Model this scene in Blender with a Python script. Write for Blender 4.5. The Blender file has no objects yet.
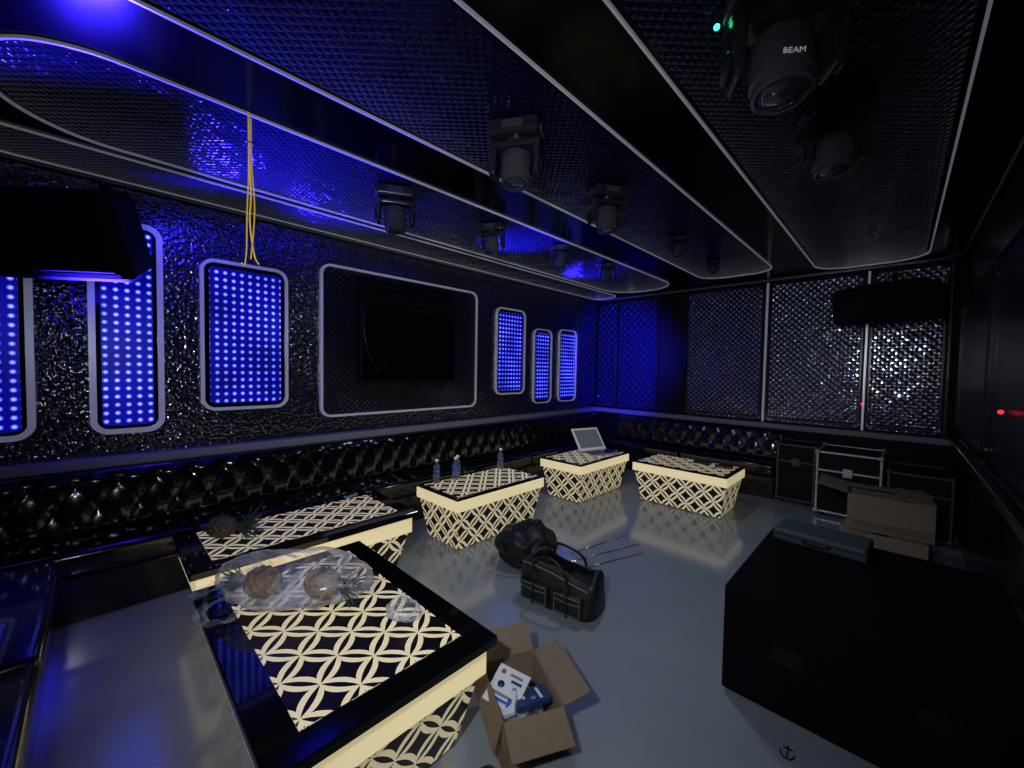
import bpy, bmesh, math, random
from mathutils import Vector, Matrix, Euler, noise
random.seed(7)
C = bpy.context.scene.collection
sc = bpy.context.scene
try:
    sc.view_settings.view_transform = 'Standard'
except Exception as e: print(e)

# ------------------------------------------------------------ materials
def base_mat(name):
    m = bpy.data.materials.new(name); m.use_nodes = True
    nt = m.node_tree; b = nt.nodes['Principled BSDF']
    return m, nt, b
def setc(b, col, rough, metal):
    b.inputs['Base Color'].default_value = (*col, 1)
    b.inputs['Roughness'].default_value = rough
    b.inputs['Metallic'].default_value = metal
def mth(nt, op, a, b=None, c=None):
    n = nt.nodes.new('ShaderNodeMath'); n.operation = op
    for i, v in enumerate((a, b, c)):
        if v is None: continue
        if hasattr(v, 'is_linked'): nt.links.new(v, n.inputs[i])
        else: n.inputs[i].default_value = v
    return n.outputs[0]
def mix(nt, fac, a, b):
    n = nt.nodes.new('ShaderNodeMix'); n.data_type = 'RGBA'
    for sock, v in zip((n.inputs[0], n.inputs[6], n.inputs[7]), (fac, a, b)):
        if hasattr(v, 'is_linked'): nt.links.new(v, sock)
        elif isinstance(v, tuple): sock.default_value = (*v, 1)
        else: sock.default_value = v
    return n.outputs[2]
def M(name, col, rough=.5, metal=0., emis=None, es=0., var=.15, nscale=8., bump=0., trans=0., coat=0., spec=.5):
    m, nt, b = base_mat(name); setc(b, col, rough, metal)
    tc = nt.nodes.new('ShaderNodeTexCoord'); no = nt.nodes.new('ShaderNodeTexNoise')
    no.inputs['Scale'].default_value = nscale; no.inputs['Detail'].default_value = 4
    nt.links.new(tc.outputs['Object'], no.inputs['Vector'])
    dark = tuple(c*(1-var) for c in col); lite = tuple(min(1, c*(1+var)) for c in col)
    nt.links.new(mix(nt, no.outputs['Fac'], dark, lite), b.inputs['Base Color'])
    if bump:
        bp = nt.nodes.new('ShaderNodeBump'); bp.inputs['Strength'].default_value = bump
        bp.inputs['Distance'].default_value = .01
        nt.links.new(no.outputs['Fac'], bp.inputs['Height']); nt.links.new(bp.outputs[0], b.inputs['Normal'])
    if emis:
        b.inputs['Emission Color'].default_value = (*emis, 1); b.inputs['Emission Strength'].default_value = es
    b.inputs['Transmission Weight'].default_value = trans
    b.inputs['Coat Weight'].default_value = coat
    b.inputs['Specular IOR Level'].default_value = spec
    return m
def uv_lattice(nt, period, rot=45., signed=False):
    uv = nt.nodes.new('ShaderNodeUVMap'); mp = nt.nodes.new('ShaderNodeMapping')
    mp.inputs['Rotation'].default_value = (0, 0, math.radians(rot))
    mp.inputs['Scale'].default_value = (1/period, 1/period, 1)
    mp.vector_type = 'POINT'
    nt.links.new(uv.outputs[0], mp.inputs[0])
    s = nt.nodes.new('ShaderNodeSeparateXYZ'); nt.links.new(mp.outputs[0], s.inputs[0])
    sx = mth(nt, 'SUBTRACT', mth(nt, 'FRACT', s.outputs[0]), .5)
    sy = mth(nt, 'SUBTRACT', mth(nt, 'FRACT', s.outputs[1]), .5)
    if signed: return sx, sy
    return mth(nt, 'ABSOLUTE', sx), mth(nt, 'ABSOLUTE', sy)
def mat_pattern():
    m, nt, b = base_mat('leaf_and_diamond_laminate'); b.inputs['Roughness'].default_value = .3
    sx, sy = uv_lattice(nt, .134, 45, True)
    qx = mth(nt, 'ABSOLUTE', sx); qy = mth(nt, 'ABSOLUTE', sy)
    mx = mth(nt, 'MAXIMUM', qx, qy); mn = mth(nt, 'MINIMUM', qx, qy)
    # black leaves split the cream bands
    w = mth(nt, 'MULTIPLY', mth(nt, 'SUBTRACT', .93, mth(nt, 'MULTIPLY', mth(nt, 'MULTIPLY', mn, mn), 4.)), .085)
    leaf = mth(nt, 'LESS_THAN', mth(nt, 'SUBTRACT', .5, mx), w)
    u = mth(nt, 'MULTIPLY', mth(nt, 'ABSOLUTE', mth(nt, 'ADD', sx, sy)), .7071)
    v = mth(nt, 'MULTIPLY', mth(nt, 'ABSOLUTE', mth(nt, 'SUBTRACT', sx, sy)), .7071)
    st = mth(nt, 'LESS_THAN', mth(nt, 'ADD', mth(nt, 'POWER', u, .72), mth(nt, 'POWER', v, .72)), .585)
    col = mix(nt, mth(nt, 'MAXIMUM', leaf, st), (.98, .83, .52), (.004, .004, .005))
    nt.links.new(col, b.inputs['Base Color'])
    nt.links.new(col, b.inputs['Emission Color']); b.inputs['Emission Strength'].default_value = .30  # emission brightens the cream pattern, which is no light source
    return m
def mat_quilt(name, col, rough, metal, period=.05, dist=.012, strength=.8, spec=.5, broken=0.):
    m, nt, b = base_mat(name); setc(b, col, rough, metal)
    b.inputs['Specular IOR Level'].default_value = spec
    qx, qy = uv_lattice(nt, period)
    h = mth(nt, 'SUBTRACT', 1., mth(nt, 'POWER', mth(nt, 'MULTIPLY', mth(nt, 'MAXIMUM', qx, qy), 2.), 1.6))
    if broken:
        uv = nt.nodes.new('ShaderNodeUVMap'); no = nt.nodes.new('ShaderNodeTexNoise'); no.inputs['Scale'].default_value = 5.
        no.inputs['Detail'].default_value = 3.; nt.links.new(uv.outputs[0], no.inputs['Vector'])
        h = mth(nt, 'ADD', h, mth(nt, 'MULTIPLY', no.outputs['Fac'], broken))
    bp = nt.nodes.new('ShaderNodeBump'); bp.inputs['Distance'].default_value = dist; bp.inputs['Strength'].default_value = strength
    nt.links.new(h, bp.inputs['Height']); nt.links.new(bp.outputs[0], b.inputs['Normal'])
    return m
def mat_stud(name, col, rough, metal, period=.05, dist=.012, uneven=0.):
    m, nt, b = base_mat(name); setc(b, col, rough, metal)
    qx, qy = uv_lattice(nt, period)
    d2 = mth(nt, 'ADD', mth(nt, 'MULTIPLY', qx, qx), mth(nt, 'MULTIPLY', qy, qy))
    h = mth(nt, 'SQRT', mth(nt, 'MAXIMUM', mth(nt, 'SUBTRACT', 1., mth(nt, 'MULTIPLY', d2, 3.6)), .02))
    if uneven:
        uv = nt.nodes.new('ShaderNodeUVMap'); no = nt.nodes.new('ShaderNodeTexNoise'); no.inputs['Scale'].default_value = 6.
        no.inputs['Detail'].default_value = 2.; nt.links.new(uv.outputs[0], no.inputs['Vector'])
        h = mth(nt, 'ADD', h, mth(nt, 'MULTIPLY', no.outputs['Fac'], uneven))
    bp = nt.nodes.new('ShaderNodeBump'); bp.inputs['Distance'].default_value = dist; bp.inputs['Strength'].default_value = 1
    nt.links.new(h, bp.inputs['Height']); nt.links.new(bp.outputs[0], b.inputs['Normal'])
    return m
def mat_hammer(name, col, rough, metal, scale=28., dist=.015):
    m, nt, b = base_mat(name); setc(b, col, rough, metal)
    uv = nt.nodes.new('ShaderNodeUVMap'); v = nt.nodes.new('ShaderNodeTexVoronoi'); v.feature = 'SMOOTH_F1'
    v.inputs['Scale'].default_value = scale; v.inputs['Randomness'].default_value = .75
    nt.links.new(uv.outputs[0], v.inputs['Vector'])
    bp = nt.nodes.new('ShaderNodeBump'); bp.inputs['Distance'].default_value = dist; bp.inputs['Strength'].default_value = 1
    nt.links.new(v.outputs['Distance'], bp.inputs['Height']); nt.links.new(bp.outputs[0], b.inputs['Normal'])
    return m
def mat_led():
    m, nt, b = base_mat('blue_led_matrix'); setc(b, (.01, .01, .05), .3, 0)
    qx, qy = uv_lattice(nt, .058, 0)
    d = mth(nt, 'SQRT', mth(nt, 'ADD', mth(nt, 'MULTIPLY', qx, qx), mth(nt, 'MULTIPLY', qy, qy)))
    mr = nt.nodes.new('ShaderNodeMapRange'); mr.interpolation_type = 'SMOOTHSTEP'
    mr.inputs['From Min'].default_value = .34; mr.inputs['From Max'].default_value = .03
    nt.links.new(d, mr.inputs['Value'])
    no = nt.nodes.new('ShaderNodeTexNoise'); no.inputs['Scale'].default_value = 2.5
    tc = nt.nodes.new('ShaderNodeTexCoord'); nt.links.new(tc.outputs['Object'], no.inputs['Vector'])
    v = nt.nodes.new('ShaderNodeMapRange'); v.inputs['From Min'].default_value = .35; v.inputs['From Max'].default_value = .65
    v.inputs['To Min'].default_value = .5; v.inputs['To Max'].default_value = 1.4; nt.links.new(no.outputs['Fac'], v.inputs['Value'])
    col = mix(nt, mr.outputs[0], (.001, .0005, .17), (.075, .10, 1.0))
    nt.links.new(col, b.inputs['Emission Color'])
    nt.links.new(mth(nt, 'MULTIPLY', mth(nt, 'ADD', mth(nt, 'MULTIPLY', mr.outputs[0], 4.8), 1.4), v.outputs[0]), b.inputs['Emission Strength'])
    return m
def mat_floor():
    m, nt, b = base_mat('grey_epoxy'); setc(b, (.3, .32, .35), .3, 0)
    tc = nt.nodes.new('ShaderNodeTexCoord'); no = nt.nodes.new('ShaderNodeTexNoise')
    no.inputs['Scale'].default_value = 1.7; no.inputs['Detail'].default_value = 8
    nt.links.new(tc.outputs['Object'], no.inputs['Vector'])
    nt.links.new(mix(nt, no.outputs['Fac'], (.21, .24, .265), (.32, .36, .395)), b.inputs['Base Color'])
    b.inputs['IOR'].default_value = 1.65
    mr = nt.nodes.new('ShaderNodeMapRange'); mr.inputs['To Min'].default_value = .08; mr.inputs['To Max'].default_value = .2
    nt.links.new(no.outputs['Fac'], mr.inputs['Value']); nt.links.new(mr.outputs[0], b.inputs['Roughness'])
    return m
def mat_plastic():
    m = bpy.data.materials.new('thin_polythene'); m.use_nodes = True; nt = m.node_tree
    b = nt.nodes['Principled BSDF']; setc(b, (.85, .88, .95), .10, 0); b.inputs['Specular IOR Level'].default_value = .9
    out = nt.nodes['Material Output']; tr = nt.nodes.new('ShaderNodeBsdfTransparent'); mx = nt.nodes.new('ShaderNodeMixShader')
    tc = nt.nodes.new('ShaderNodeTexCoord'); no = nt.nodes.new('ShaderNodeTexNoise'); no.inputs['Scale'].default_value = 12
    no.inputs['Detail'].default_value = 3; no.inputs['Distortion'].default_value = 1.2; nt.links.new(tc.outputs['Object'], no.inputs['Vector'])
    mr = nt.nodes.new('ShaderNodeMapRange'); mr.inputs['From Min'].default_value = .48; mr.inputs['From Max'].default_value = .66
    mr.inputs['To Min'].default_value = .05; mr.inputs['To Max'].default_value = .32
    nt.links.new(no.outputs['Fac'], mr.inputs['Value'])
    bp = nt.nodes.new('ShaderNodeBump'); bp.inputs['Distance'].default_value = .012; nt.links.new(no.outputs['Fac'], bp.inputs['Height'])
    nt.links.new(bp.outputs[0], b.inputs['Normal'])
    lw = nt.nodes.new('ShaderNodeFresnel'); lw.inputs['IOR'].default_value = 1.35
    nt.links.new(mth(nt, 'MINIMUM', mth(nt, 'ADD', mr.outputs[0], lw.outputs[0]), .72), mx.inputs[0])
    nt.links.new(tr.outputs[0], mx.inputs[1]); nt.links.new(b.outputs[0], mx.inputs[2]); nt.links.new(mx.outputs[0], out.inputs[0])
    return m
PAT = mat_pattern(); LED = mat_led(); FLOOR = mat_floor(); POLY = mat_plastic()
QCEIL = mat_quilt('black_quilted_gloss', (.006, .006, .032), .13, .25, .034, .007, 1., .18, 5.)
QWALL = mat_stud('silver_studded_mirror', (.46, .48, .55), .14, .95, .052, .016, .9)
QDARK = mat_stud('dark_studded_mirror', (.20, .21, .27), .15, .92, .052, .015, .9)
QCORN = mat_quilt('blue_catching_faceted_panel', (.10, .10, .24), .18, .7, .085, .05, 1., .5, 1.5)  # blue light of the corner is partly put into this base colour
QBLK = mat_quilt('black_quilted_panel', (.04, .04, .05), .25, .9, .04, .01)
HAM = mat_hammer('black_hammered_gloss', (.15, .15, .19), .12, .88, 40., .009)
GLOSS = M('black_gloss_ceiling', (.001, .001, .0014), .15, spec=.08)
EGLOSS = M('black_gloss_wall', (.003, .003, .004), .2)
BLACKM = M('matte_black', (.005, .005, .006), .6, spec=.2)
SILVER = M('silver_trim', (.82, .83, .87), .28, .25, var=.05, emis=(.8, .82, .98), es=.08)  # faint emission lifts the trims' brightness; they are not lamps
DIMSIL = M('shadowed_silver_trim', (.30, .31, .34), .35, .4, var=.05)  # copy of the silver trim with shade put into its colour
LEDGE = M('grey_ledge', (.24, .25, .28), .5)
LEATHER = M('black_leather', (.003, .003, .005), .17, coat=.5)
GLASS = M('black_glass', (.003, .003, .004), .06)
CREAM = M('cream_band', (.98, .83, .50), .3, emis=(.98, .83, .46), es=.48, var=.04)  # glow added so the band reads brighter; it is not a lamp
PLAST = M('black_plastic', (.020, .021, .026), .22)
GREYP = M('dark_grey_gloss_plastic', (.055, .058, .068), .22)
LENSM = M('lens_glass', (.02, .025, .035), .05, coat=1)
WHITEP = M('white_print', (.8, .8, .8), .5, var=.03, emis=(.8, .8, .8), es=.15)  # slight emission added to brighten the print and bottle caps
SPK = M('speaker_paint', (.006, .006, .009), .7, bump=.3, nscale=150, spec=.15)
CARD = M('cardboard', (.22, .16, .105), .8, nscale=20)
SLATE = M('slate_case_fabric', (.035, .052, .06), .6)
NYLON = M('black_nylon', (.006, .007, .008), .5, bump=.4, nscale=40)
OLIVE = M('pale_green_stitching', (.20, .27, .19), .6)
STEEL = M('chrome_steel', (.6, .6, .62), .2, 1, var=.03)
YEL = M('yellow_wire', (.95, .68, .05), .5, emis=(.95, .65, .04), es=.25)  # wires glow slightly to look brighter; not a light source
PINE = M('pineapple_skin', (.22, .12, .045), .6, var=.7, nscale=35)
PINED = M('dark_pineapple_skin', (.07, .055, .03), .6, var=.6, nscale=30)
LEAF = M('pineapple_leaf', (.06, .10, .05), .5, var=.4)
BOT = M('bottle_plastic', (.85, .92, .97), .06, trans=.92)
BLUEL = M('blue_label', (.03, .12, .6), .4)
SCREEN = M('laptop_screen', (.10, .11, .12), .15, emis=(.4, .44, .46), es=.12)
ALU = M('aluminium', (.7, .7, .72), .35, .5, var=.03)
PALE = M('pale_laptop_shell', (.85, .86, .88), .4, 0, var=.03, emis=(.8, .82, .85), es=.12)  # small emission lightens the lid shell, which gives no light itself
RED = M('red_indicator', (.6, .01, .02), .4, emis=(1, .02, .05), es=2)
GREEN = M('green_indicator', (.02, .6, .3), .4, emis=(.05, 1, .5), es=3)

# ------------------------------------------------------------ helpers
def uvbox(bm):
    l = bm.loops.layers.uv.verify(); bm.normal_update()
    for f in bm.faces:
        n = f.normal; a = max(range(3), key=lambda i: abs(n[i]))
        i, j = ((1, 2), (0, 2), (0, 1))[a]
        for lp in f.loops: lp[l].uv = (lp.vert.co[i], lp.vert.co[j])
def finish(name, bm, mat, parent=None, smooth=False, loc=None, rot=None, recalc=True):
    if recalc: bmesh.ops.recalc_face_normals(bm, faces=bm.faces[:])
    uvbox(bm)
    for f in bm.faces: f.smooth = smooth
    me = bpy.data.meshes.new(name); bm.to_mesh(me); bm.free()
    me.materials.append(mat)
    o = bpy.data.objects.new(name, me); C.objects.link(o)
    if parent: o.parent = parent
    if loc: o.location = loc
    if rot: o.rotation_euler = rot
    return o
def thing(name, label, cat, loc=(0, 0, 0), rot=0., group=None):
    e = bpy.data.objects.new(name, None); e.empty_display_size = .1; C.objects.link(e)
    e.location = loc; e.rotation_euler = rot if isinstance(rot, tuple) else (0, 0, rot)
    e['label'] = label; e['category'] = cat
    if group: e['group'] = group
    return e
def tag(o, label, cat, group=None):
    o['label'] = label; o['category'] = cat
    if group: o['group'] = group
    return o
def struct(o): o['kind'] = 'structure'; return o
def add_box(bm, x0, x1, y0, y1, z0, z1, taper=0., bevel=0.):
    t = taper
    co = [(x0+t, y0+t, z0), (x1-t, y0+t, z0), (x1-t, y1-t, z0), (x0+t, y1-t, z0), (x0, y0, z1), (x1, y0, z1), (x1, y1, z1), (x0, y1, z1)]
    vs = [bm.verts.new(c) for c in co]
    fs = [bm.faces.new([vs[i] for i in q]) for q in ((3, 2, 1, 0), (4, 5, 6, 7), (0, 1, 5, 4), (1, 2, 6, 5), (2, 3, 7, 6), (3, 0, 4, 7))]
    if bevel:
        es = list({e for f in fs for e in f.edges})
        bmesh.ops.bevel(bm, geom=es, offset=bevel, segments=3, affect='EDGES', profile=.5)
    return bm
def box(name, x0, x1, y0, y1, z0, z1, mat, parent=None, bevel=.0, taper=0., **k):
    bm = bmesh.new(); add_box(bm, x0, x1, y0, y1, z0, z1, taper, bevel)
    return finish(name, bm, mat, parent, **k)
def rr(u0, u1, v0, v1, r, n=8):
    pts = []
    for cx, cy, a0 in ((u1-r, v1-r, 0), (u0+r, v1-r, 90), (u0+r, v0+r, 180), (u1-r, v0+r, 270)):
        for i in range(n+1):
            a = math.radians(a0+90*i/n); pts.append((cx+r*math.cos(a), cy+r*math.sin(a)))
    return pts
AX = {'X': lambda u, v, w: (w, u, v), 'Y': lambda u, v, w: (u, w, v), 'Z': lambda u, v, w: (u, v, w)}
def rslab(name, ax, u0, u1, v0, v1, r, w0, w1, mat, parent=None):
    f = AX[ax]; bm = bmesh.new(); P = rr(u0, u1, v0, v1, r)
    a = [bm.verts.new(f(*p, w0)) for p in P]; b = [bm.verts.new(f(*p, w1)) for p in P]
    bm.faces.new(a); bm.faces.new(b[::-1]); n = len(P)
    for i in range(n): bm.faces.new((a[i], a[(i+1) % n], b[(i+1) % n], b[i]))
    return finish(name, bm, mat, parent)
def rring(name, ax, u0, u1, v0, v1, r, wd, w0, w1, mat, parent=None):
    f = AX[ax]; bm = bmesh.new()
    P = rr(u0, u1, v0, v1, r, 14); Q = rr(u0+wd, u1-wd, v0+wd, v1-wd, max(r-wd, .005), 14); n = len(P)
    a = [bm.verts.new(f(*p, w0)) for p in P]; b = [bm.verts.new(f(*p, w0)) for p in Q]
    c = [bm.verts.new(f(*p, w1)) for p in Q]; d = [bm.verts.new(f(*p, w1)) for p in P]
    for i in range(n):
        j = (i+1) % n
        for s, t in ((a, b), (b, c), (c, d), (d, a)): bm.faces.new((s[i], s[j], t[j], t[i]))
    return finish(name, bm, mat, parent)
def add_lathe(bm, prof, n=24, mtx=Matrix()):
    rings = []
    for r, z in prof:
        rings.append([bm.verts.new(mtx @ Vector((r*math.cos(2*math.pi*i/n), r*math.sin(2*math.pi*i/n), z))) for i in range(n)])
    for a, b in zip(rings, rings[1:]):
        for i in range(n): bm.faces.new((a[i], a[(i+1) % n], b[(i+1) % n], b[i]))
    bm.faces.new(rings[0][::-1]); bm.faces.new(rings[-1])
    return bm
def lathe(name, prof, mat, parent=None, n=24, **k):
    bm = bmesh.new(); add_lathe(bm, prof, n)
    k.setdefault('smooth', True)
    return finish(name, bm, mat, parent, **k)
def add_tube(bm, pts, r, segs=8, sub=6, closed=False):
    P = [Vector(p) for p in pts]
    if sub > 1 and len(P) > 2:
        Q = []; n = len(P)
        for i in range(n if closed else n-1):
            p0 = P[(i-1) % n] if closed or i > 0 else P[0]; p1 = P[i]; p2 = P[(i+1) % n]
            p3 = P[(i+2) % n] if closed or i+2 < n else P[-1]
            for k in range(sub):
                t = k/sub
                Q.append(.5*((2*p1)+(p2-p0)*t+(2*p0-5*p1+4*p2-p3)*t*t+(3*p1-p0-3*p2+p3)*t**3))
        if not closed: Q.append(P[-1])
        P = Q
    rings = []; up = Vector((0, 0, 1)); prev = None; n = len(P)
    for i, p in enumerate(P):
        if closed: d = (P[(i+1) % n]-P[(i-1) % n]).normalized()
        else: d = (P[min(i+1, n-1)]-P[max(i-1, 0)]).normalized()
        if prev is None:
            prev = d.cross(up if abs(d.z) < .9 else Vector((1, 0, 0))).normalized()
        prev = (prev-d*prev.dot(d)).normalized(); q = d.cross(prev)
        rings.append([bm.verts.new(p+r*(math.cos(2*math.pi*k/segs)*prev+math.sin(2*math.pi*k/segs)*q)) for k in range(segs)])
    prs = list(zip(rings, rings[1:]))
    if closed: prs.append((rings[-1], rings[0]))
    for a, b in prs:
        for k in range(segs): bm.faces.new((a[k], a[(k+1) % segs], b[(k+1) % segs], b[k]))
    if not closed: bm.faces.new(rings[0][::-1]); bm.faces.new(rings[-1])
def tube(name, pts, r, mat, parent=None, segs=8, sub=6, closed=False, **k):
    bm = bmesh.new(); add_tube(bm, pts, r, segs, sub, closed)
    return finish(name, bm, mat, parent, smooth=True, **k)
def sq(name, sx, sy, sz, e, mat, parent=None, amp=0., ns=8., nu=48, nv=32, loc=None, rot=None, sag=0., seed=0., flat=True, ridged=False, lean=0.):
    bm = bmesh.new(); g = lambda w, m: math.copysign(abs(w)**m, w); R = []
    for j in range(1, nv):
        et = -math.pi/2+math.pi*j/nv; row = []
        for i in range(nu):
            om = 2*math.pi*i/nu
            p = Vector((sx*g(math.cos(et), e)*g(math.cos(om), e), sy*g(math.cos(et), e)*g(math.sin(om), e), sz*g(math.sin(et), e)))
            nz = noise.noise_vector(p*ns+Vector((seed, seed, seed)))+.5*noise.noise_vector(p*ns*2.3+Vector((seed, 3, 1)))
            if ridged: nz = nz*(1+1.2*abs(noise.noise(p*ns*3)))
            q = p+nz*amp
            q.z += sag*max(0, p.z/sz)*(1-(p.x/sx)**2) + lean*max(0, p.z/sz)*p.x
            if flat: q.z = max(q.z, -sz)
            row.append(bm.verts.new(q))
        R.append(row)
    for a, b in zip(R, R[1:]):
        for i in range(nu): bm.faces.new((a[i], a[(i+1) % nu], b[(i+1) % nu], b[i]))
    bm.faces.new(R[0][::-1]); bm.faces.new(R[-1])
    return finish(name, bm, mat, parent, smooth=True, loc=loc, rot=rot)
def copy_thing(root, loc, rot=None, scale=1.):
    def cp(o, par):
        n = o.copy(); C.objects.link(n)
        if par: n.parent = par
        for ch in o.children: cp(ch, n)
        return n
    r = cp(root, None); r.location = loc; r.scale = (scale,)*3
    if rot is not None: r.rotation_euler = rot if isinstance(rot, tuple) else (0, 0, rot)
    return r
def text(name, s, size, mat, parent, loc, rot, ext=.0008):
    cu = bpy.data.curves.new('t', 'FONT'); cu.body = s; cu.size = size; cu.extrude = ext; cu.align_x = 'CENTER'; cu.align_y = 'CENTER'
    t = bpy.data.objects.new('t', cu); C.objects.link(t)
    me = bpy.data.meshes.new_from_object(t.evaluated_get(bpy.context.evaluated_depsgraph_get()))
    bpy.data.objects.remove(t); me.materials.clear(); me.materials.append(mat)
    o = bpy.data.objects.new(name, me); C.objects.link(o); o.parent = parent; o.location = loc; o.rotation_euler = rot
    return o

# ------------------------------------------------------------ room shell
XL, XR, YS, YB, H = -4., .45, -.75, 6.3, 2.8
struct(box('floor', XL-.1, XR+.1, YS-.1, YB+.1, -.1, 0, FLOOR))
struct(box('ceiling', XL-.1, XR+.1, YS-.1, YB+.1, H, H+.1, GLOSS))
struct(box('wall_west', XL-.1, XL, YS, YB, 0, H, HAM))
struct(box('wall_north', XL-.1, XR+.1, YB, YB+.1, 0, H, BLACKM))
struct(box('wall_east', XR, XR+.1, YS, YB, 0, H, EGLOSS))
struct(box('wall_south', XL-.1, XR+.1, YS-.1, YS, 0, H, BLACKM))
tn = [0]
def trim(o):
    tn[0] += 1; o.name = 'trim_%d' % tn[0]; return struct(o)
for x0, x1, y0, y1, r in ((-3.33, -2.38, -.33, 5.9, .42), (-1.93, -1.13, -.7, 5.7, .25), (-.75, .16, -.7, 6.05, .3)):
    trim(rslab('p', 'Z', x0+.02, x1-.02, y0+.02, y1-.02, r-.02, H-.001, H+.01, QCEIL))
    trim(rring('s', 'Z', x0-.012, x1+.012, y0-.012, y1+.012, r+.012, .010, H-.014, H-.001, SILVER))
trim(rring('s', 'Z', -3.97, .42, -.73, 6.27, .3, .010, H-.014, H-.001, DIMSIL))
trim(rslab('p', 'Z', -3.88, -3.46, -.5, 6.1, .15, H-.001, H+.01, QCEIL))
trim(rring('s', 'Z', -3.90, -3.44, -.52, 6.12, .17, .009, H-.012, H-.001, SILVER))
trim(box('l', XL, XL+.1, YS, YB, .82, .89, LEDGE, bevel=.01))
trim(box('l', XL+.1, XR, YB-.1, YB, .82, .89, LEDGE, bevel=.01))
trim(box('l', XR-.05, XR, .9, YB-.1, .84, .90, PLAST, bevel=.01))
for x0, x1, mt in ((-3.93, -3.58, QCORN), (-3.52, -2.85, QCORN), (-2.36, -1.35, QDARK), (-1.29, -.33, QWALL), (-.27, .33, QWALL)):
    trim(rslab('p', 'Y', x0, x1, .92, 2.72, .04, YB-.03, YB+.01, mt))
for x in (-3.55, -2.82, -2.39, -1.32, -.30, .36):
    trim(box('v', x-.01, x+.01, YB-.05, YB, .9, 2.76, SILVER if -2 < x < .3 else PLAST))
for x0, x1 in ((-2.36, -1.35), (-1.29, -.33), (-.27, .33)):
    trim(rring('s', 'Y', x0, x1, .95, 2.74, .08, .018, YB-.045, YB-.02, PLAST))
trim(rslab('p', 'X', 5.78, 6.24, .95, 2.7, .03, XL-.01, XL+.03, QCORN))
trim(box('v', XL, XL+.05, 5.74, 5.765, .9, 2.76, PLAST))
for i, (y0, y1) in enumerate(((1.2, 2.5), (2.7, 4.0), (4.2, 5.9))):
    trim(rslab('p', 'X', y0, y1, 1.0, 2.3, .1, XR-.02, XR+.01, QBLK))
    trim(rring('s', 'X', y0-.03, y1+.03, .97, 2.33, .13, .02, XR-.04, XR, PLAST))

# windows (LED matrices in silver frames)
wins = [(-.64, -.30, 1.05, 2.34, .05), (-.04, .33, 1.05, 2.54, .05), (.57, 1.18, 1.18, 2.38, .035), (3.79, 4.36, 1.2, 2.39, .03),
        (4.58, 4.99, 1.04, 2.16, .02), (5.2, 5.66, 1.04, 2.2, .02)]
for i, (y0, y1, z0, z1, fw) in enumerate(wins):
    w = struct(rslab('window_%d' % (i+1), 'X', y0+.05, y1-.05, z0+.05, z1-.05, .03, XL-.005, XL+.02, LED))
    rslab('window_surround', 'X', y0+.01, y1-.01, z0+.01, z1-.01, .09, XL-.01, XL+.012, GLASS, w)
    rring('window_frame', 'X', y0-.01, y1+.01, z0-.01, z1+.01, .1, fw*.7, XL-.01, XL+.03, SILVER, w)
trim(rslab('p', 'X', 1.49, 3.41, 1.07, 2.51, .08, XL-.01, XL+.015, QBLK))
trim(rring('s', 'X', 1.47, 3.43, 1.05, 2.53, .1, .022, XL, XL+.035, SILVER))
tv = thing('television', 'large switched-off black flat television inside the silver wall frame', 'television', (XL+.1, 2.4, 1.92))
box('bezel', -.02, .03, -.58, .58, -.53, .53, BLACKM, tv, bevel=.006)
box('screen', .031, .034, -.565, .565, -.515, .515, GLASS, tv)
box('wall_bracket', -.085, -.02, -.2, .2, -.2, .2, BLACKM, tv)
tag(tube('dangling_cable', [(XL+.14, 1.86, 2.2), (XL+.15, 1.84, 1.9), (XL+.16, 1.9, 1.65), (XL+.15, 2.0, 1.52), (XL+.145, 2.1, 1.6)], .005, PLAST), 'thin black cable draped down the front of the television', 'cable')
tag(tube('loose_cable', [(XL+.08, 1.95, .9), (XL+.09, 2.2, .93), (XL+.09, 2.6, .905), (XL+.08, 3.0, .93), (XL+.08, 3.3, .9)], .006, PLAST), 'loose black cable lying along the ledge', 'cable')

# ------------------------------------------------------------ sofas
def sofa(label, L, loc, rot):
    s = thing('tufted_sofa', label, 'sofa', loc, rot, 'black tufted wall sofas')
    bm = bmesh.new(); dx = .0155; nx = int(L/dx); rows = 30; P = .20; K = 1.25
    grid = []
    for j in range(rows+1):
        v = j/rows; z = .40+.415*v; row = []
        for i in range(nx+1):
            x = L*i/nx
            a = (x/P+v*K) % 1.; b = (x/P-v*K) % 1.
            h = max(0., 1-2.0*((a-.5)**2+(b-.5)**2))**.5
            edge = min(1, v*8)*min(1, (1-v)*7+.1)
            y = -(.140+.05*(1-v)+.032*h*edge)
            row.append(bm.verts.new((x, y, z)))
        grid.append(row)
    grid.append([bm.verts.new((L*i/nx, -.105, .82)) for i in range(nx+1)])
    grid.append([bm.verts.new((L*i/nx, -.105, .40)) for i in range(nx+1)])
    for a, b in zip(grid, grid[1:]):
        for i in range(nx): bm.faces.new((a[i], a[i+1], b[i+1], b[i]))
    finish('tufted_backrest', bm, LEATHER, s, smooth=True)
    bm = bmesh.new()
    x = 0
    while x < L:
        for xx, v in ((x+P/2, .4), (x, .8)):
            if xx < L: add_lathe(bm, [(.002, -.012), (.013, -.006), (.015, 0), (.011, .006), (.002, .009)], 8, Matrix.Translation((xx, -(.151+.05*(1-v)), .40+.415*v)) @ Matrix.Rotation(math.pi/2, 4, 'X'))
        x += P
    o = finish('tuft_buttons', bm, LEATHER, s, smooth=True); o['kind'] = 'stuff'
    box('sofa_base', 0, L, -.55, -.105, 0, .27, LEATHER, s, bevel=.01)
    n = max(1, round(L/1.15)); w = L/n
    for i in range(n):
        box('seat_cushion', i*w+.004, (i+1)*w-.004, -.58, -.17, .275, .43, LEATHER, s, bevel=.035, smooth=True)
    return s
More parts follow.
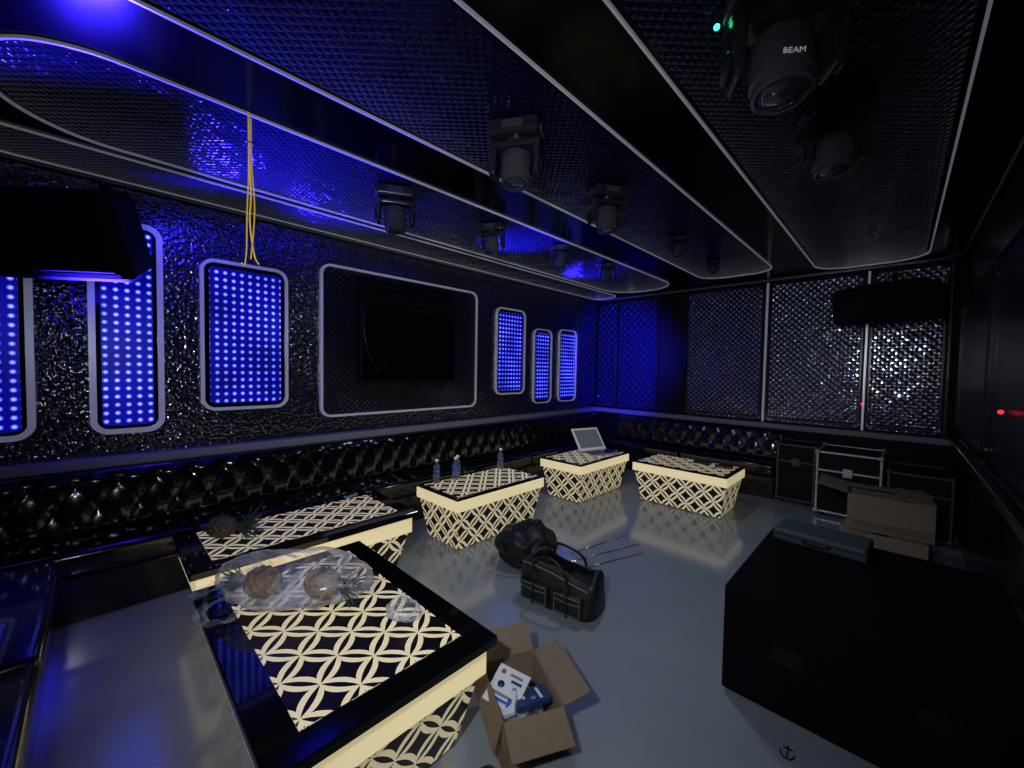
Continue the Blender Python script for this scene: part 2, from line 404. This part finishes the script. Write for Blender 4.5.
sofa('long black tufted leather sofa below the blue LED windows', 7.0, (XL, -.72, 0), math.pi/2)
sofa('black tufted leather sofa against the quilted end wall', 2.34, (XL+.6, YB, 0), 0)
sofa('black tufted leather sofa catching blue light in the corner', 2.2, (-1.2, YS, 0), math.pi)

# ------------------------------------------------------------ tables
def table(label, x0, x1, y0, y1, slab):
    cx, cy = (x0+x1)/2, (y0+y1)/2; a, b = (x1-x0)/2, (y1-y0)/2
    t = thing('coffee_table', label, 'coffee table', (cx, cy, 0), 0, 'patterned club tables')
    if slab:
        ba, bb = a-.03, b-.03
        box('table_body', -ba+.02, ba-.02, -bb+.02, bb-.02, .02, .32, PAT, t, bevel=.004, taper=.07)
        box('cream_band', -ba, ba, -bb, bb, .32, .44, CREAM, t, bevel=.006)
        box('glass_top', -a, a, -b, b, .44, .48, GLASS, t, bevel=.006)
        box('patterned_inlay', -a+.1, a-.1, -b+.11, b-.11, .4795, .482, PAT, t)
    else:
        box('table_body', -a+.02, a-.02, -b+.02, b-.02, .02, .37, PAT, t, bevel=.004, taper=.06)
        box('cream_band', -a, a, -b, b, .37, .463, CREAM, t, bevel=.006)
        box('glass_top', -a+.004, a-.004, -b+.004, b-.004, .463, .48, GLASS, t, bevel=.005)
        box('patterned_inlay', -a+.05, a-.05, -b+.05, b-.05, .4795, .482, PAT, t)
    box('plinth', -a+.15, a-.15, -b+.15, b-.15, 0, .02, BLACKM, t)
    return t
table('low table with black glass top and leaf-and-diamond inlay', -2.35, -1.12, .28, 1.10, True)
table('low black-topped diamond-pattern table along the long sofa', -3.25, -2.54, .30, 1.64, True)
table('low cream and black patterned table holding water bottles', -3.13, -2.53, 2.0, 3.1, False)
table('low cream and black patterned table with the laptop on it', -3.12, -2.52, 3.74, 4.84, False)
table('low cream and black patterned table near the end sofa', -2.26, -1.22, 4.43, 5.08, False)

# ------------------------------------------------------------ moving heads
def moving_head():
    m = thing('moving_head_light', 'black moving-head beam light hanging from the quilted ceiling', 'stage light', (0, 0, H-.001), 0, 'moving-head lights on the ceiling')
    bm = bmesh.new(); add_box(bm, -.15, .15, -.115, .115, -.09, 0, 0, .018)
    finish('base_housing', bm, PLAST, m)
    box('display_panel', -.06, .06, -.119, -.113, -.065, -.02, GREYP, m)
    for sx in (-1, 1): box('carry_grip', sx*.15-.012, sx*.15+.012, -.05, .05, -.06, -.025, GREYP, m, bevel=.005)
    bm = bmesh.new()
    add_lathe(bm, [(.05, -.115), (.07, -.10), (.07, -.085)], 20)
    add_box(bm, -.155, .155, -.055, .055, -.135, -.10, 0, .01)
    for sx in (-1, 1):
        add_box(bm, min(sx*.108, sx*.156), max(sx*.108, sx*.156), -.07, .07, -.29, -.10, .008, .014)
        add_lathe(bm, [(.045, -.006), (.05, 0), (.045, .006)], 20, Matrix.Translation((sx*.158, 0, -.235)) @ Matrix.Rotation(math.pi/2, 4, 'Y'))
    finish('yoke', bm, PLAST, m)
    h = lathe('lamp_head', [(.03, .085), (.075, .082), (.09, .068), (.09, .060), (.082, .058), (.082, .050), (.092, .048), (.092, .040), (.084, .038), (.084, .030), (.099, .028), (.1, .0), (.098, -.04), (.098, -.075), (.088, -.080), (.086, -.095), (.092, -.10), (.092, -.114), (.08, -.118), (.078, -.108)], GREYP, m, 28,
              loc=(0, 0, -.235), rot=(math.radians(-8), 0, 0), smooth=False)
    h.scale = (.92, .92, .95)
    bm = bmesh.new()
    add_lathe(bm, [(.078, -.104), (.077, -.111), (.055, -.124), (.02, -.131), (.002, -.132)], 24)
    finish('front_lens', bm, LENSM, h, smooth=True)
    return m
mh = moving_head()
mh.location = (-.315, 1.55, H-.001); mh.rotation_euler = (0, 0, math.radians(30)); mh.scale = (1.04,)*3
head = [c for c in mh.children if c.name.startswith('lamp_head')][0]
pos = [(-.27, 2.42, 35, .88), (-1.47, 1.52, 30, .86), (-1.5, 2.46, 55, .82), (-1.53, 3.75, 40, .5), (-1.55, 4.8, 40, .4),
       (-2.6, 1.47, 60, .84), (-2.6, 2.4, 30, .7), (-2.5, 3.25, 45, .62), (-2.5, 4.15, 40, .55)]
for x, y, a, s in pos: copy_thing(mh, (x, y, H-.001), math.radians(a), s)
text('lettering', 'BEAM', .026, WHITEP, head, (0, -.1000, -.050), (math.pi/2, math.radians(6), 0))
mh['label'] = 'moving-head light with dark grey barrel lettered BEAM'

tag(sq('indicator_light', .010, .010, .010, 1, GREEN, nu=12, nv=8, loc=(-.50, 1.50, H-.06), flat=False), 'tiny green indicator light beside the ceiling lamp', 'indicator light')
for (x, y, z) in ((-.31, YB-.06, 1.21), (XR-.045, 3.45, 1.36)):
    tag(sq('laser_indicator', .012, .012, .012, 1, RED, nu=12, nv=8, loc=(x, y, z), flat=False), 'small glowing red light on the wall panel', 'indicator light', 'red wall lights')

# ------------------------------------------------------------ speakers
def speaker(label, loc, rot, w, d, h):
    s = thing('loudspeaker', label, 'loudspeaker', loc, rot, 'wall-hung loudspeakers')
    bm = bmesh.new(); add_box(bm, -w/2, w/2, -d/2, d/2, -h/2, h/2, 0, .05)
    for v in bm.verts:
        if v.co.y > 0: v.co.x *= .62
    finish('cabinet', bm, SPK, s)
    box('grille', -w/2+.06, w/2-.06, -d/2-.012, -d/2+.002, -h/2+.06, h/2-.06, SPK, s, bevel=.006)
    tube('bracket', [(0, d/2-.05, 0), (0, d/2+.08, 0), (0, d/2+.08, .26)], .02, BLACKM, s, sub=1)
    return s
speaker('bulky black loudspeaker tilted down in front of the LED windows', (-3.45, -.07, 2.29), (math.radians(24), 0, math.radians(52)), .70, .44, .46)
speaker('black loudspeaker hung high near the end wall', (-.12, 5.75, 2.32), (math.radians(16), 0, math.radians(-8)), .85, .45, .38)

# hanging yellow wires
wv = thing('hanging_yellow_wires', 'bundle of yellow wires dangling from the ceiling trim', 'wires', (-2.35, .53, 0))
tube('wire', [(0, 0, 2.79), (.004, 0, 2.6), (-.012, .01, 2.4), (.008, 0, 2.25), (.0, .02, 2.1), (.035, .03, 2.05)], .0038, YEL, wv)
tube('wire', [(.008, .008, 2.76), (.012, .008, 2.55), (.010, .02, 2.35), (.03, .01, 2.2), (.02, .0, 2.07)], .003, YEL, wv)
tube('wire', [(-.008, .0, 2.77), (-.009, .0, 2.5), (.0, -.01, 2.3), (-.016, -.01, 2.12), (-.008, -.02, 2.04)], .003, YEL, wv)
tube('wire_tie', [(-.012, -.012, 2.64), (.016, -.010, 2.64), (.016, .016, 2.64), (-.012, .016, 2.64)], .003, PLAST, wv, closed=True)

# ------------------------------------------------------------ subwoofer and clutter on the east side
SUBM = M('subwoofer_paint', (.003, .003, .004), .8, bump=.3, nscale=150, spec=.08)
sb = thing('subwoofer', 'large matte black subwoofer cabinet standing on the floor', 'subwoofer', (-.57, 2.09, 0))
box('cabinet', 0, .98, 0, 1.1, .02, .53, SUBM, sb, bevel=.012)
box('grille', -.012, .002, .05, 1.05, .06, .49, SUBM, sb, bevel=.004)
for hx in (.26, .72):
    box('handle_cup', hx-.06, hx+.06, -.004, .006, .26, .33, BLACKM, sb, bevel=.003)
    tube('handle_bar', [(hx-.05, -.006, .30), (hx, -.012, .30), (hx+.05, -.006, .30)], .006, BLACKM, sb)
for fx, fy in ((.08, .08), (.9, .08), (.08, 1.02), (.9, 1.02)):
    lathe('foot', [(.03, 0), (.03, .025)], BLACKM, sb, 12, loc=(fx, fy, 0))
cs = thing('tool_case', 'slate grey flat carry case lying on the subwoofer', 'case', (-.3, 3.0, .53), math.radians(-4))
box('case_shell', -.22, .22, -.13, .13, 0, .075, SLATE, cs, bevel=.015)
box('lid_seam', -.222, .222, -.132, .132, .042, .047, BLACKM, cs, bevel=.001)
tube('handle', [(-.06, -.135, .04), (-.05, -.165, .04), (.05, -.165, .04), (.06, -.135, .04)], .006, BLACKM, cs)

def open_box(name, label, L, W, Hh, loc, rot, flaps, group=None):
    r = thing(name, label, 'cardboard box', loc, rot, group); t = .006
    bm = bmesh.new()
    add_box(bm, -L/2, L/2, -W/2, W/2, 0, t)
    add_box(bm, -L/2, L/2, -W/2, -W/2+t, t, Hh); add_box(bm, -L/2, L/2, W/2-t, W/2, t, Hh)
    add_box(bm, -L/2, -L/2+t, -W/2+t, W/2-t, t, Hh); add_box(bm, L/2-t, L/2, -W/2+t, W/2-t, t, Hh)
    bmesh.ops.remove_doubles(bm, verts=bm.verts[:], dist=.0001)
    finish('box_body', bm, CARD, r, recalc=False)
    fl = {'E': (L/2, 0, -90, W), 'W': (-L/2, 0, 90, W), 'N': (0, W/2, 0, L), 'S': (0, -W/2, 180, L)}
    for k, ang in flaps.items():
        x, y, rz, ln = fl[k]
        f = box('flap', -ln/2+.004, ln/2-.004, 0, W*.48, -t/2, t/2, CARD, r)
        f.location = (x, y, Hh+.003); f.rotation_euler = Euler((math.radians(ang), 0, math.radians(rz)), 'XYZ')
    return r
open_box('cardboard_box', 'brown cardboard box stacked on another beside the flight cases', .5, .42, .28, (-.03, 4.45, .31), math.radians(3), {'E': 176, 'S': -82, 'W': 12, 'N': 176}, 'stacked cartons')
open_box('cardboard_box', 'closed brown carton on the floor under another carton', .52, .44, .295, (-.04, 4.46, 0), math.radians(-5), {'E': 179.5, 'W': 179.5}, 'stacked cartons')

def flight_case(label, x0, x1, y0, y1, h, edge):
    c = thing('flight_case', label, 'flight case', ((x0+x1)/2, (y0+y1)/2, 0), 0, 'black flight cases')
    a, b = (x1-x0)/2, (y1-y0)/2
    box('case_body', -a, a, -b, b, .04, h, BLACKM, c, bevel=.003)
    bm = bmesh.new(); e = .009
    for sx in (-1, 1):
        for sy in (-1, 1): add_box(bm, sx*a-e, sx*a+e, sy*b-e, sy*b+e, .04, h)
        for z in (.05, h-.0, h*.72): add_box(bm, sx*a-e, sx*a+e, -b, b, z-e, z+e)
    for sy in (-1, 1):
        for z in (.05, h-.0, h*.72): add_box(bm, -a, a, sy*b-e, sy*b+e, z-e, z+e)
    finish('aluminium_edging', bm, edge, c)
    for sx in (-1, 1):
        for sy in (-1, 1):
            for z in (.05, h): lathe('corner_ball', [(.01, -.026), (.022, -.018), (.026, 0), (.022, .018), (.01, .026)], edge, c, 12, loc=(sx*a, sy*b, z))
            lathe('foot', [(.02, 0), (.02, .04)], BLACKM, c, 10, loc=(sx*(a-.05), sy*(b-.05), 0))
    box('butterfly_latch', -.04, .04, -b-.014, -b, h*.72-.05, h*.72+.04, edge, c, bevel=.004)
    return c
DALU = M('dull_aluminium', (.10, .10, .11), .4, .6)
flight_case('black flight case beside the end of the sofa', -1.03, -.67, 5.74, 6.18, .70, DALU)
flight_case('black flight case with bright aluminium edging', -.62, -.1, 5.52, 6.12, .70, ALU)
flight_case('black flight case tucked in the corner of the room', -.04, .38, 5.3, 5.9, .62, DALU)

# ------------------------------------------------------------ tool bags and rods
tb = thing('tool_bag', 'open upright black tool tote with flat pockets and pale green stitching', 'bag', (-1.57, 2.14, 0), math.radians(8))
L2, W2 = .27, .14
bm = bmesh.new(); nseg = 84; rings = []
prof = [(.96, 0.), (1.01, .02), (1.03, .10), (1.02, .18), (.98, .245), (.93, .275), (.88, .282), (.83, .27), (.84, .21), (.86, .08)]
for k, (s, z) in enumerate(prof):
    row = []
    for i in range(nseg):
        om = 2*math.pi*i/nseg; g = lambda w: math.copysign(abs(w)**.4, w)
        x = L2*s*g(math.cos(om)); y = W2*s*g(math.sin(om))
        nz = noise.noise_vector(Vector((x*7, y*7, z*8+3)))*.022*(1 if z > .01 else 0)
        lipdip = (-.045*(.5+.5*x/L2)+.016*math.sin(3*om+1))*(z/.28)
        pull = -.045*(y/W2)*(z/.28)**2*(1-(x/L2)**2)
        row.append(bm.verts.new((x+nz.x, y+nz.y+pull, max(0, z+nz.z*.6+lipdip))))
    rings.append(row)
for a, b in zip(rings, rings[1:]):
    for i in range(nseg): bm.faces.new((a[i], a[(i+1) % nseg], b[(i+1) % nseg], b[i]))
bm.faces.new(rings[0][::-1]); bm.faces.new(rings[-1])
finish('bag_body', bm, NYLON, tb, smooth=True)
for px, pw in ((-.125, .105), (.12, .10)):
    box('front_pocket', px-pw, px+pw, -W2-.030, -W2+.01, .025, .155, NYLON, tb, bevel=.014, smooth=True)
    y = -W2-.031
    tube('pocket_piping', [(px-pw*.88, y, .146), (px+pw*.88, y, .144), (px+pw*.88, y, .035), (px-pw*.88, y, .035)], .0024, OLIVE, tb, closed=True, sub=1)
    tube('pocket_flap_stitching', [(px-pw*.86, y-.001, .118), (px, y-.002, .108), (px+pw*.86, y-.001, .117)], .002, OLIVE, tb)
tube('rim_stitching', [(-.24, -.125, .25), (-.15, -.13, .252), (0, -.125, .235), (.15, -.13, .21), (.24, -.125, .195)], .003, OLIVE, tb)
for px in (-.125, .12):
    tube('webbing_strap', [(px, -W2-.036, .02), (px, -W2-.037, .14), (px+.005, -W2-.005, .22)], .006, NYLON, tb)
tube('carry_handle', [(-.13, -.15, .20), (-.12, -.17, .30), (-.04, -.165, .345), (.05, -.165, .33), (.11, -.17, .26), (.12, -.15, .18)], .009, NYLON, tb)
tube('carry_handle', [(-.12, .12, .22), (-.11, .08, .33), (.0, .05, .355), (.11, .08, .30), (.12, .12, .18)], .009, NYLON, tb)
sq('tool_bundle', .2, .08, .06, .6, BLACKM, tb, amp=.03, ns=14, seed=3., loc=(0, 0, .15), nu=40, nv=24)
db = thing('duffel_bag', 'second dark bag slumped behind the tool tote', 'bag', (-2.10, 2.36, 0), math.radians(25))
sq('bag_body', .23, .16, .125, .65, NYLON, db, amp=.058, ns=6, seed=6., sag=.07, loc=(0, 0, .125), nu=120, nv=64, lean=-.1)
tube('top_zip', [(-.15, -.03, .27), (-.05, -.05, .315), (.08, -.05, .29), (.15, -.03, .23)], .004, NYLON, db)
tube('carry_handle', [(-.12, -.16, .14), (-.14, -.18, .25), (-.03, -.19, .29), (.08, -.19, .22), (.07, -.17, .12)], .011, NYLON, db)
for i, (a, b) in enumerate((((-1.86, 2.58), (-1.62, 3.35)), ((-1.74, 2.52), (-1.52, 3.2)), ((-1.93, 2.75), (-1.80, 3.4)))):
    r = tube('metal_rod', [(0, 0, .007), (b[0]-a[0], b[1]-a[1], .007)], .0045, STEEL, loc=(a[0], a[1], 0), sub=1)
    tag(r, 'thin chrome metal rod lying on the grey floor', 'metal rod', 'metal rods on the floor')

# ------------------------------------------------------------ bottles, laptop, small things
bt = thing('water_bottle', 'clear plastic water bottle with blue label standing on the table', 'bottle', (-3.06, 2.17, .482), 0, 'water bottles')
lathe('bottle_body', [(.026, 0), (.031, .006), (.031, .06), (.028, .07), (.031, .08), (.031, .13), (.028, .15), (.014, .185), (.013, .20)], BOT, bt, 20)
lathe('label_wrap', [(.0318, .09), (.0318, .122)], BLUEL, bt, 20)
lathe('cap', [(.015, .198), (.015, .216), (.013, .218)], WHITEP, bt, 16)
for x, y in ((-3.02, 2.36), (-3.07, 2.42), (-3.04, 2.98)): copy_thing(bt, (x, y, .482), 1.)
lp = thing('laptop', 'open laptop with dark grey screen and pale bezel on the table', 'laptop', (-2.74, 4.5, .482), math.radians(72))
box('keyboard_base', -.22, .22, -.15, .15, 0, .018, ALU, lp, bevel=.004)
box('keyboard', -.2, .2, -.09, .10, .0181, .0205, PLAST, lp)
lid = box('display_lid', -.22, .22, -.006, .006, 0, .33, PALE, lp, bevel=.004); lid.location = (0, .155, .015); lid.rotation_euler = (math.radians(-38), 0, 0)
box('display', -.190, .190, -.0075, -.006, .032, .300, SCREEN, lid)
rm = thing('remote_control', 'small pale green remote control on the black table edge', 'remote control', (-3.19, 1.42, .481), math.radians(20))
box('remote_body', -.02, .02, -.06, .06, 0, .018, M('pale_green_plastic', (.2, .4, .3), .4), rm, bevel=.005)
box('button_pad', -.013, .013, -.045, .04, .018, .0195, PLAST, rm)
for i, (x, y, s) in enumerate(((-1.62, 4.9, .05), (-1.38, 4.86, .04))):
    p = thing('electronic_box', 'small black electronic box on the patterned table', 'electronic box', (x, y, .482), .3*i, 'small black boxes')
    box('housing', -.09, .09, -s, s, 0, .03, PLAST, p, bevel=.004)
    tube('antenna', [(.07, s*.8, .02), (.075, s*.8, .09)], .004, PLAST, p)
hk = thing('floor_hook', 'small black metal hook lying on the grey floor', 'hook', (-.27, 1.92, 0), math.radians(4))
tube('hook_curve', [(-.025, .012, .004), (-.016, -.012, .004), (0, -.02, .004), (.016, -.012, .004), (.025, .012, .004)], .003, BLACKM, hk)
tube('shank', [(0, -.02, .004), (0, .05, .004)], .003, BLACKM, hk, sub=1)
tube('crossbar', [(-.016, .035, .004), (.016, .035, .004)], .003, BLACKM, hk, sub=1)

# ------------------------------------------------------------ pineapples and plastic bags
def pineapple(label, loc, rot, skin, lw=1.):
    p = thing('pineapple', label, 'pineapple', loc, rot, 'pineapples')
    bm = bmesh.new(); nu, nv = 72, 48; R = []
    for j in range(1, nv):
        t = j/nv; z = .17*t; r = .060*math.sin(math.pi*t)**.42
        row = []
        for i in range(nu):
            a = 2*math.pi*i/nu
            u = i/nu*8+t*5; v = i/nu*8-t*5
            bpmp = (abs(math.sin(math.pi*u))*abs(math.sin(math.pi*v)))**.6
            rr_ = r*(1+.17*bpmp)
            row.append(bm.verts.new((rr_*math.cos(a), rr_*math.sin(a), z)))
        R.append(row)
    for a, b in zip(R, R[1:]):
        for i in range(nu): bm.faces.new((a[i], a[(i+1) % nu], b[(i+1) % nu], b[i]))
    bm.faces.new(R[0][::-1]); bm.faces.new(R[-1])
    finish('fruit', bm, skin, p, smooth=True)
    bm = bmesh.new()
    for k in range(34):
        a = k*2.4; ln = (.17-.002*k)*lw; lean = (.85-.023*k)*min(1, lw); w = .012
        vs = []
        for s in range(6):
            t = s/5; out = .012+ln*t*math.sin(lean*(.5+t)*.8); z = .155+ln*t*math.cos(lean*(.5+t*.9)*.8); ww = w*(1-t)**.7
            c = Vector((out*math.cos(a), out*math.sin(a), z)); sd = Vector((-math.sin(a), math.cos(a), 0))
            vs.append((bm.verts.new(c-sd*ww), bm.verts.new(c+Vector((0, 0, -.004))), bm.verts.new(c+sd*(ww+1e-4))))
        for (a1, b1, c1), (a2, b2, c2) in zip(vs, vs[1:]):
            bm.faces.new((a1, b1, b2, a2)); bm.faces.new((b1, c1, c2, b2))
    finish('crown', bm, LEAF, p, smooth=True, recalc=False)
    return p
pineapple('ripe brown pineapple inside the clear plastic bag', (-1.98, .56, .565), (math.radians(90), 0, math.radians(-48)), PINE, .7)
pineapple('pineapple with green crown inside the clear plastic bag', (-1.92, .65, .565), (math.radians(90), 0, math.radians(120)), PINE, .75)
pineapple('dark spiky pineapple lying on the table by the sofa', (-2.98, .44, .56), (math.radians(90), 0, math.radians(140)), PINED, 1.15)
pb = thing('plastic_bag', 'thin clear plastic carrier bag with loose folds around two pineapples', 'plastic bag', (-1.98, .61, .483), math.radians(42))
bm = bmesh.new(); nu_, nv_ = 160, 76; R = []
for j in range(1, nv_):
    et = -math.pi/2+math.pi*j/nv_; row = []
    for i in range(nu_):
        om = 2*math.pi*i/nu_
        ce, se = math.cos(et), math.sin(et); g = lambda w, e: math.copysign(abs(w)**e, w)
        x = .35*g(ce, .8)*g(math.cos(om), .9); y = .18*g(ce, .8)*g(math.sin(om), .9); z = .088*g(se, .8)
        pinch = 1-.35*max(0, -x/.35)**3
        y *= pinch; z *= pinch
        p = Vector((x, y, z))
        rid = max(0, 1-abs(noise.noise(p*7))*3.5)
        fold = .013*rid**1.5+.020*noise.noise(p*6)
        n3 = Vector((x/.35, y/.18, z/.088)).normalized()
        q = p+n3*fold+noise.noise_vector(p*6)*.024
        q.z = max(q.z, -.088)
        row.append(bm.verts.new(q))
    R.append(row)
for a, b in zip(R, R[1:]):
    for i in range(nu_): bm.faces.new((a[i], a[(i+1) % nu_], b[(i+1) % nu_], b[i]))
bm.faces.new(R[0][::-1]); bm.faces.new(R[-1])
finish('bag_film', bm, POLY, pb, smooth=True, loc=(0, 0, .09))
def loop_handle(pts, w):
    bm = bmesh.new(); P = [Vector(p) for p in pts]; n = len(P)
    Q = []
    for i in range(n-1):
        p0 = P[max(i-1, 0)]; p1 = P[i]; p2 = P[i+1]; p3 = P[min(i+2, n-1)]
        for k in range(8):
            t = k/8; Q.append(.5*((2*p1)+(p2-p0)*t+(2*p0-5*p1+4*p2-p3)*t*t+(3*p1-p0-3*p2+p3)*t**3))
    Q.append(P[-1]); prev = None
    for i, p in enumerate(Q):
        d = (Q[min(i+1, len(Q)-1)]-Q[max(i-1, 0)]).normalized(); s = d.cross(Vector((0, 0, 1))).normalized()
        wob = noise.noise(p*30)*.01
        row = [bm.verts.new(p+s*w*k+Vector((0, 0, abs(k)*-.004+wob*(1-abs(k))+.006*math.sin(i*.9+k*2)))) for k in (-1, -.4, .3, 1)]
        if prev:
            for a in range(3): bm.faces.new((prev[a], prev[a+1], row[a+1], row[a]))
        prev = row
    finish('bag_handle', bm, POLY, pb, smooth=True, recalc=False)
loop_handle([(-.28, -.05, .07), (-.36, -.11, .05), (-.42, -.06, .03), (-.39, .04, .035), (-.29, .05, .08)], .020)
loop_handle([(-.22, -.12, .06), (-.27, -.21, .045), (-.20, -.25, .025), (-.13, -.22, .03), (-.11, -.15, .07)], .020)
pb2 = thing('plastic_wrapper', 'small crumpled clear plastic wrapper on the table inlay', 'plastic wrapper', (-1.47, .88, .483), .4)
sq('wrapper_film', .075, .055, .04, .8, POLY, pb2, amp=.022, ns=14, nu=64, nv=40, seed=9, loc=(0, 0, .04))

# open carton with packaging
DX, DY = -.03, -.03
ob = open_box('cardboard_box', 'open brown cardboard box on the floor full of printed packaging', .34, .26, .19, (-1.10+DX, 1.28+DY, 0), math.radians(-28), {'E': -30, 'S': -75, 'W': 40, 'N': 15})
WH = M('white_card', (.75, .77, .8), .45, var=.04); NAVY = M('navy_card', (.02, .04, .14), .3, var=.6, nscale=14)
REDI = M('red_ink', (.45, .06, .06), .5); CY = M('cyan_ink', (.1, .35, .6), .5); GRY = M('grey_ink', (.2, .22, .26), .5)
def card(name, label, w, l, t, loc, rot, mat, marks):
    c = thing(name, label, 'packaging', (loc[0]+DX, loc[1]+DY, loc[2]), rot, 'printed packaging in the carton')
    box('sleeve', -w/2, w/2, -l/2, l/2, 0, t, mat, c, bevel=.002)
    for (x, y, r, mt) in marks:
        if r > 0: lathe('printed_mark', [(r, t), (r, t+.0008)], mt, c, 20, loc=(x, y, 0))
        else: box('printed_block', x+r, x-r, y-.006, y+.006, t, t+.0008, mt, c)
    return c
card('printed_leaflet', 'white printed sleeve with coloured marks in the carton', .15, .17, .010, (-1.14, 1.24, .165), (.25, .1, .3), WH, ((-.045, .055, .011, REDI), (.02, .055, -.03, GRY), (-.03, -.0, .016, NAVY), (.035, .0, .012, CY), (.03, .03, -.025, NAVY), (-.01, -.04, -.045, GRY), (-.01, -.062, -.04, BLUEL)))
card('printed_packet', 'dark blue glossy packet beside the white sleeve', .11, .15, .018, (-1.04, 1.28, .15), (.1, -.25, -.5), NAVY, ((.0, .04, -.04, WH), (.02, .01, .012, CY), (-.02, -.03, -.03, WH)))
card('printed_packet', 'white and blue packet standing in the carton', .10, .11, .016, (-1.10, 1.19, .135), (.5, .1, -.9), WH, ((.0, .02, .02, BLUEL), (0, -.03, -.04, NAVY)))
wr = thing('bubble_wrap', 'crumpled clear wrap stuffed inside the open carton', 'wrap', (-1.11+DX, 1.29+DY, .008), math.radians(-28))
sq('film', .12, .09, .06, .8, POLY, wr, amp=.015, ns=14, seed=4, loc=(0, 0, .062), ridged=True)
sh = thing('black_pouch', 'small black pouch lying on the floor by the carton', 'pouch', (-1.03, .98, 0), .5)
sq('pouch_body', .06, .035, .03, .6, NYLON, sh, amp=.008, ns=12, loc=(0, 0, .03))
tube('pouch_strap', [(-.05, 0, .05), (0, .01, .075), (.05, 0, .05)], .005, NYLON, sh)

# ------------------------------------------------------------ lights
def point(loc, power, col, size):
    l = bpy.data.lights.new('point', 'POINT'); l.energy = power; l.color = col; l.shadow_soft_size = size
    o = bpy.data.objects.new('point_light', l); C.objects.link(o); o.location = loc
def spot(loc, tgt, ang, power, col, size=.05, blend=.6):
    l = bpy.data.lights.new('spot', 'SPOT'); l.energy = power; l.color = col; l.spot_size = math.radians(ang); l.spot_blend = blend; l.shadow_soft_size = size
    o = bpy.data.objects.new('spot_light', l); C.objects.link(o); o.location = loc
    o.rotation_euler = (Vector(tgt)-Vector(loc)).to_track_quat('-Z', 'Y').to_euler()
spot((-.25, -.25, 1.9), (-2.3, 2.6, .9), 112, 98, (.86, .92, 1.), .05, .9)
spot((-.2, -.2, 1.75), (-1.0, 6.3, 1.6), 34, 14, (.86, .93, 1.), .05, .9)  # unseen fill added for glints on the studded end wall
point((-.6, -.35, 1.75), 5, (.84, .91, 1.), .05)  # weak unseen fill added near the camera to lift the ceiling fittings
spot((-1.7, 3.0, 2.7), (-1.8, 3.0, 0), 125, 50, (.82, .91, 1.), .12, .9)
spot((-1.2, 1.6, 2.2), (-4.0, 3.4, 1.6), 95, 20, (.78, .88, 1.), .04, .9)  # unseen spot added for glints along the west wall
B = (.03, .015, 1.)  # for unseen blue spots added to colour ceiling, walls, sofa and floor
spot((-3.6, .0, 1.7), (-2.95, .3, 2.8), 72, 2600, B, .12, .8)
spot((-3.75, 1.1, 2.1), (-3.3, 1.35, 2.8), 74, 400, B, .1, .8)
spot((-3.2, 2.9, 2.1), (-2.75, 2.9, 2.8), 56, 800, B, .1, .8)
spot((-2.7, 4.7, 2.0), (-3.5, 6.3, 1.75), 80, 420, B, .05, .8)
spot((-3.3, 4.7, 2.1), (-2.9, 4.4, 2.8), 52, 600, B, .1, .8)
spot((-3.5, .4, 2.7), (-3.95, .6, 1.7), 120, 16, B, .1, .9)
spot((-3.4, .2, 1.4), (-2.9, -.55, .43), 50, 200, B, .1, .8)
spot((-3.7, .1, 1.5), (-2.3, .1, 0), 20, 14, B, .2, 1.)  # added spot stands in for a window's blue reflection on the floor
w = bpy.data.worlds.new('world'); sc.world = w; w.use_nodes = True
w.node_tree.nodes['Background'].inputs[0].default_value = (.01, .012, .02, 1); w.node_tree.nodes['Background'].inputs[1].default_value = .3

# ------------------------------------------------------------ camera
cam = bpy.data.cameras.new('camera'); co = bpy.data.objects.new('camera', cam); C.objects.link(co)
cam.sensor_width = 36; cam.lens = 400/1024*36; cam.clip_start = .02
co.matrix_world = Matrix.Translation((0, 0, 1.55)) @ Matrix.Rotation(math.radians(44.1), 4, 'Z') @ Matrix.Rotation(math.radians(90-2.15), 4, 'X') @ Matrix.Rotation(math.radians(1.0), 4, 'Z')
sc.camera = co
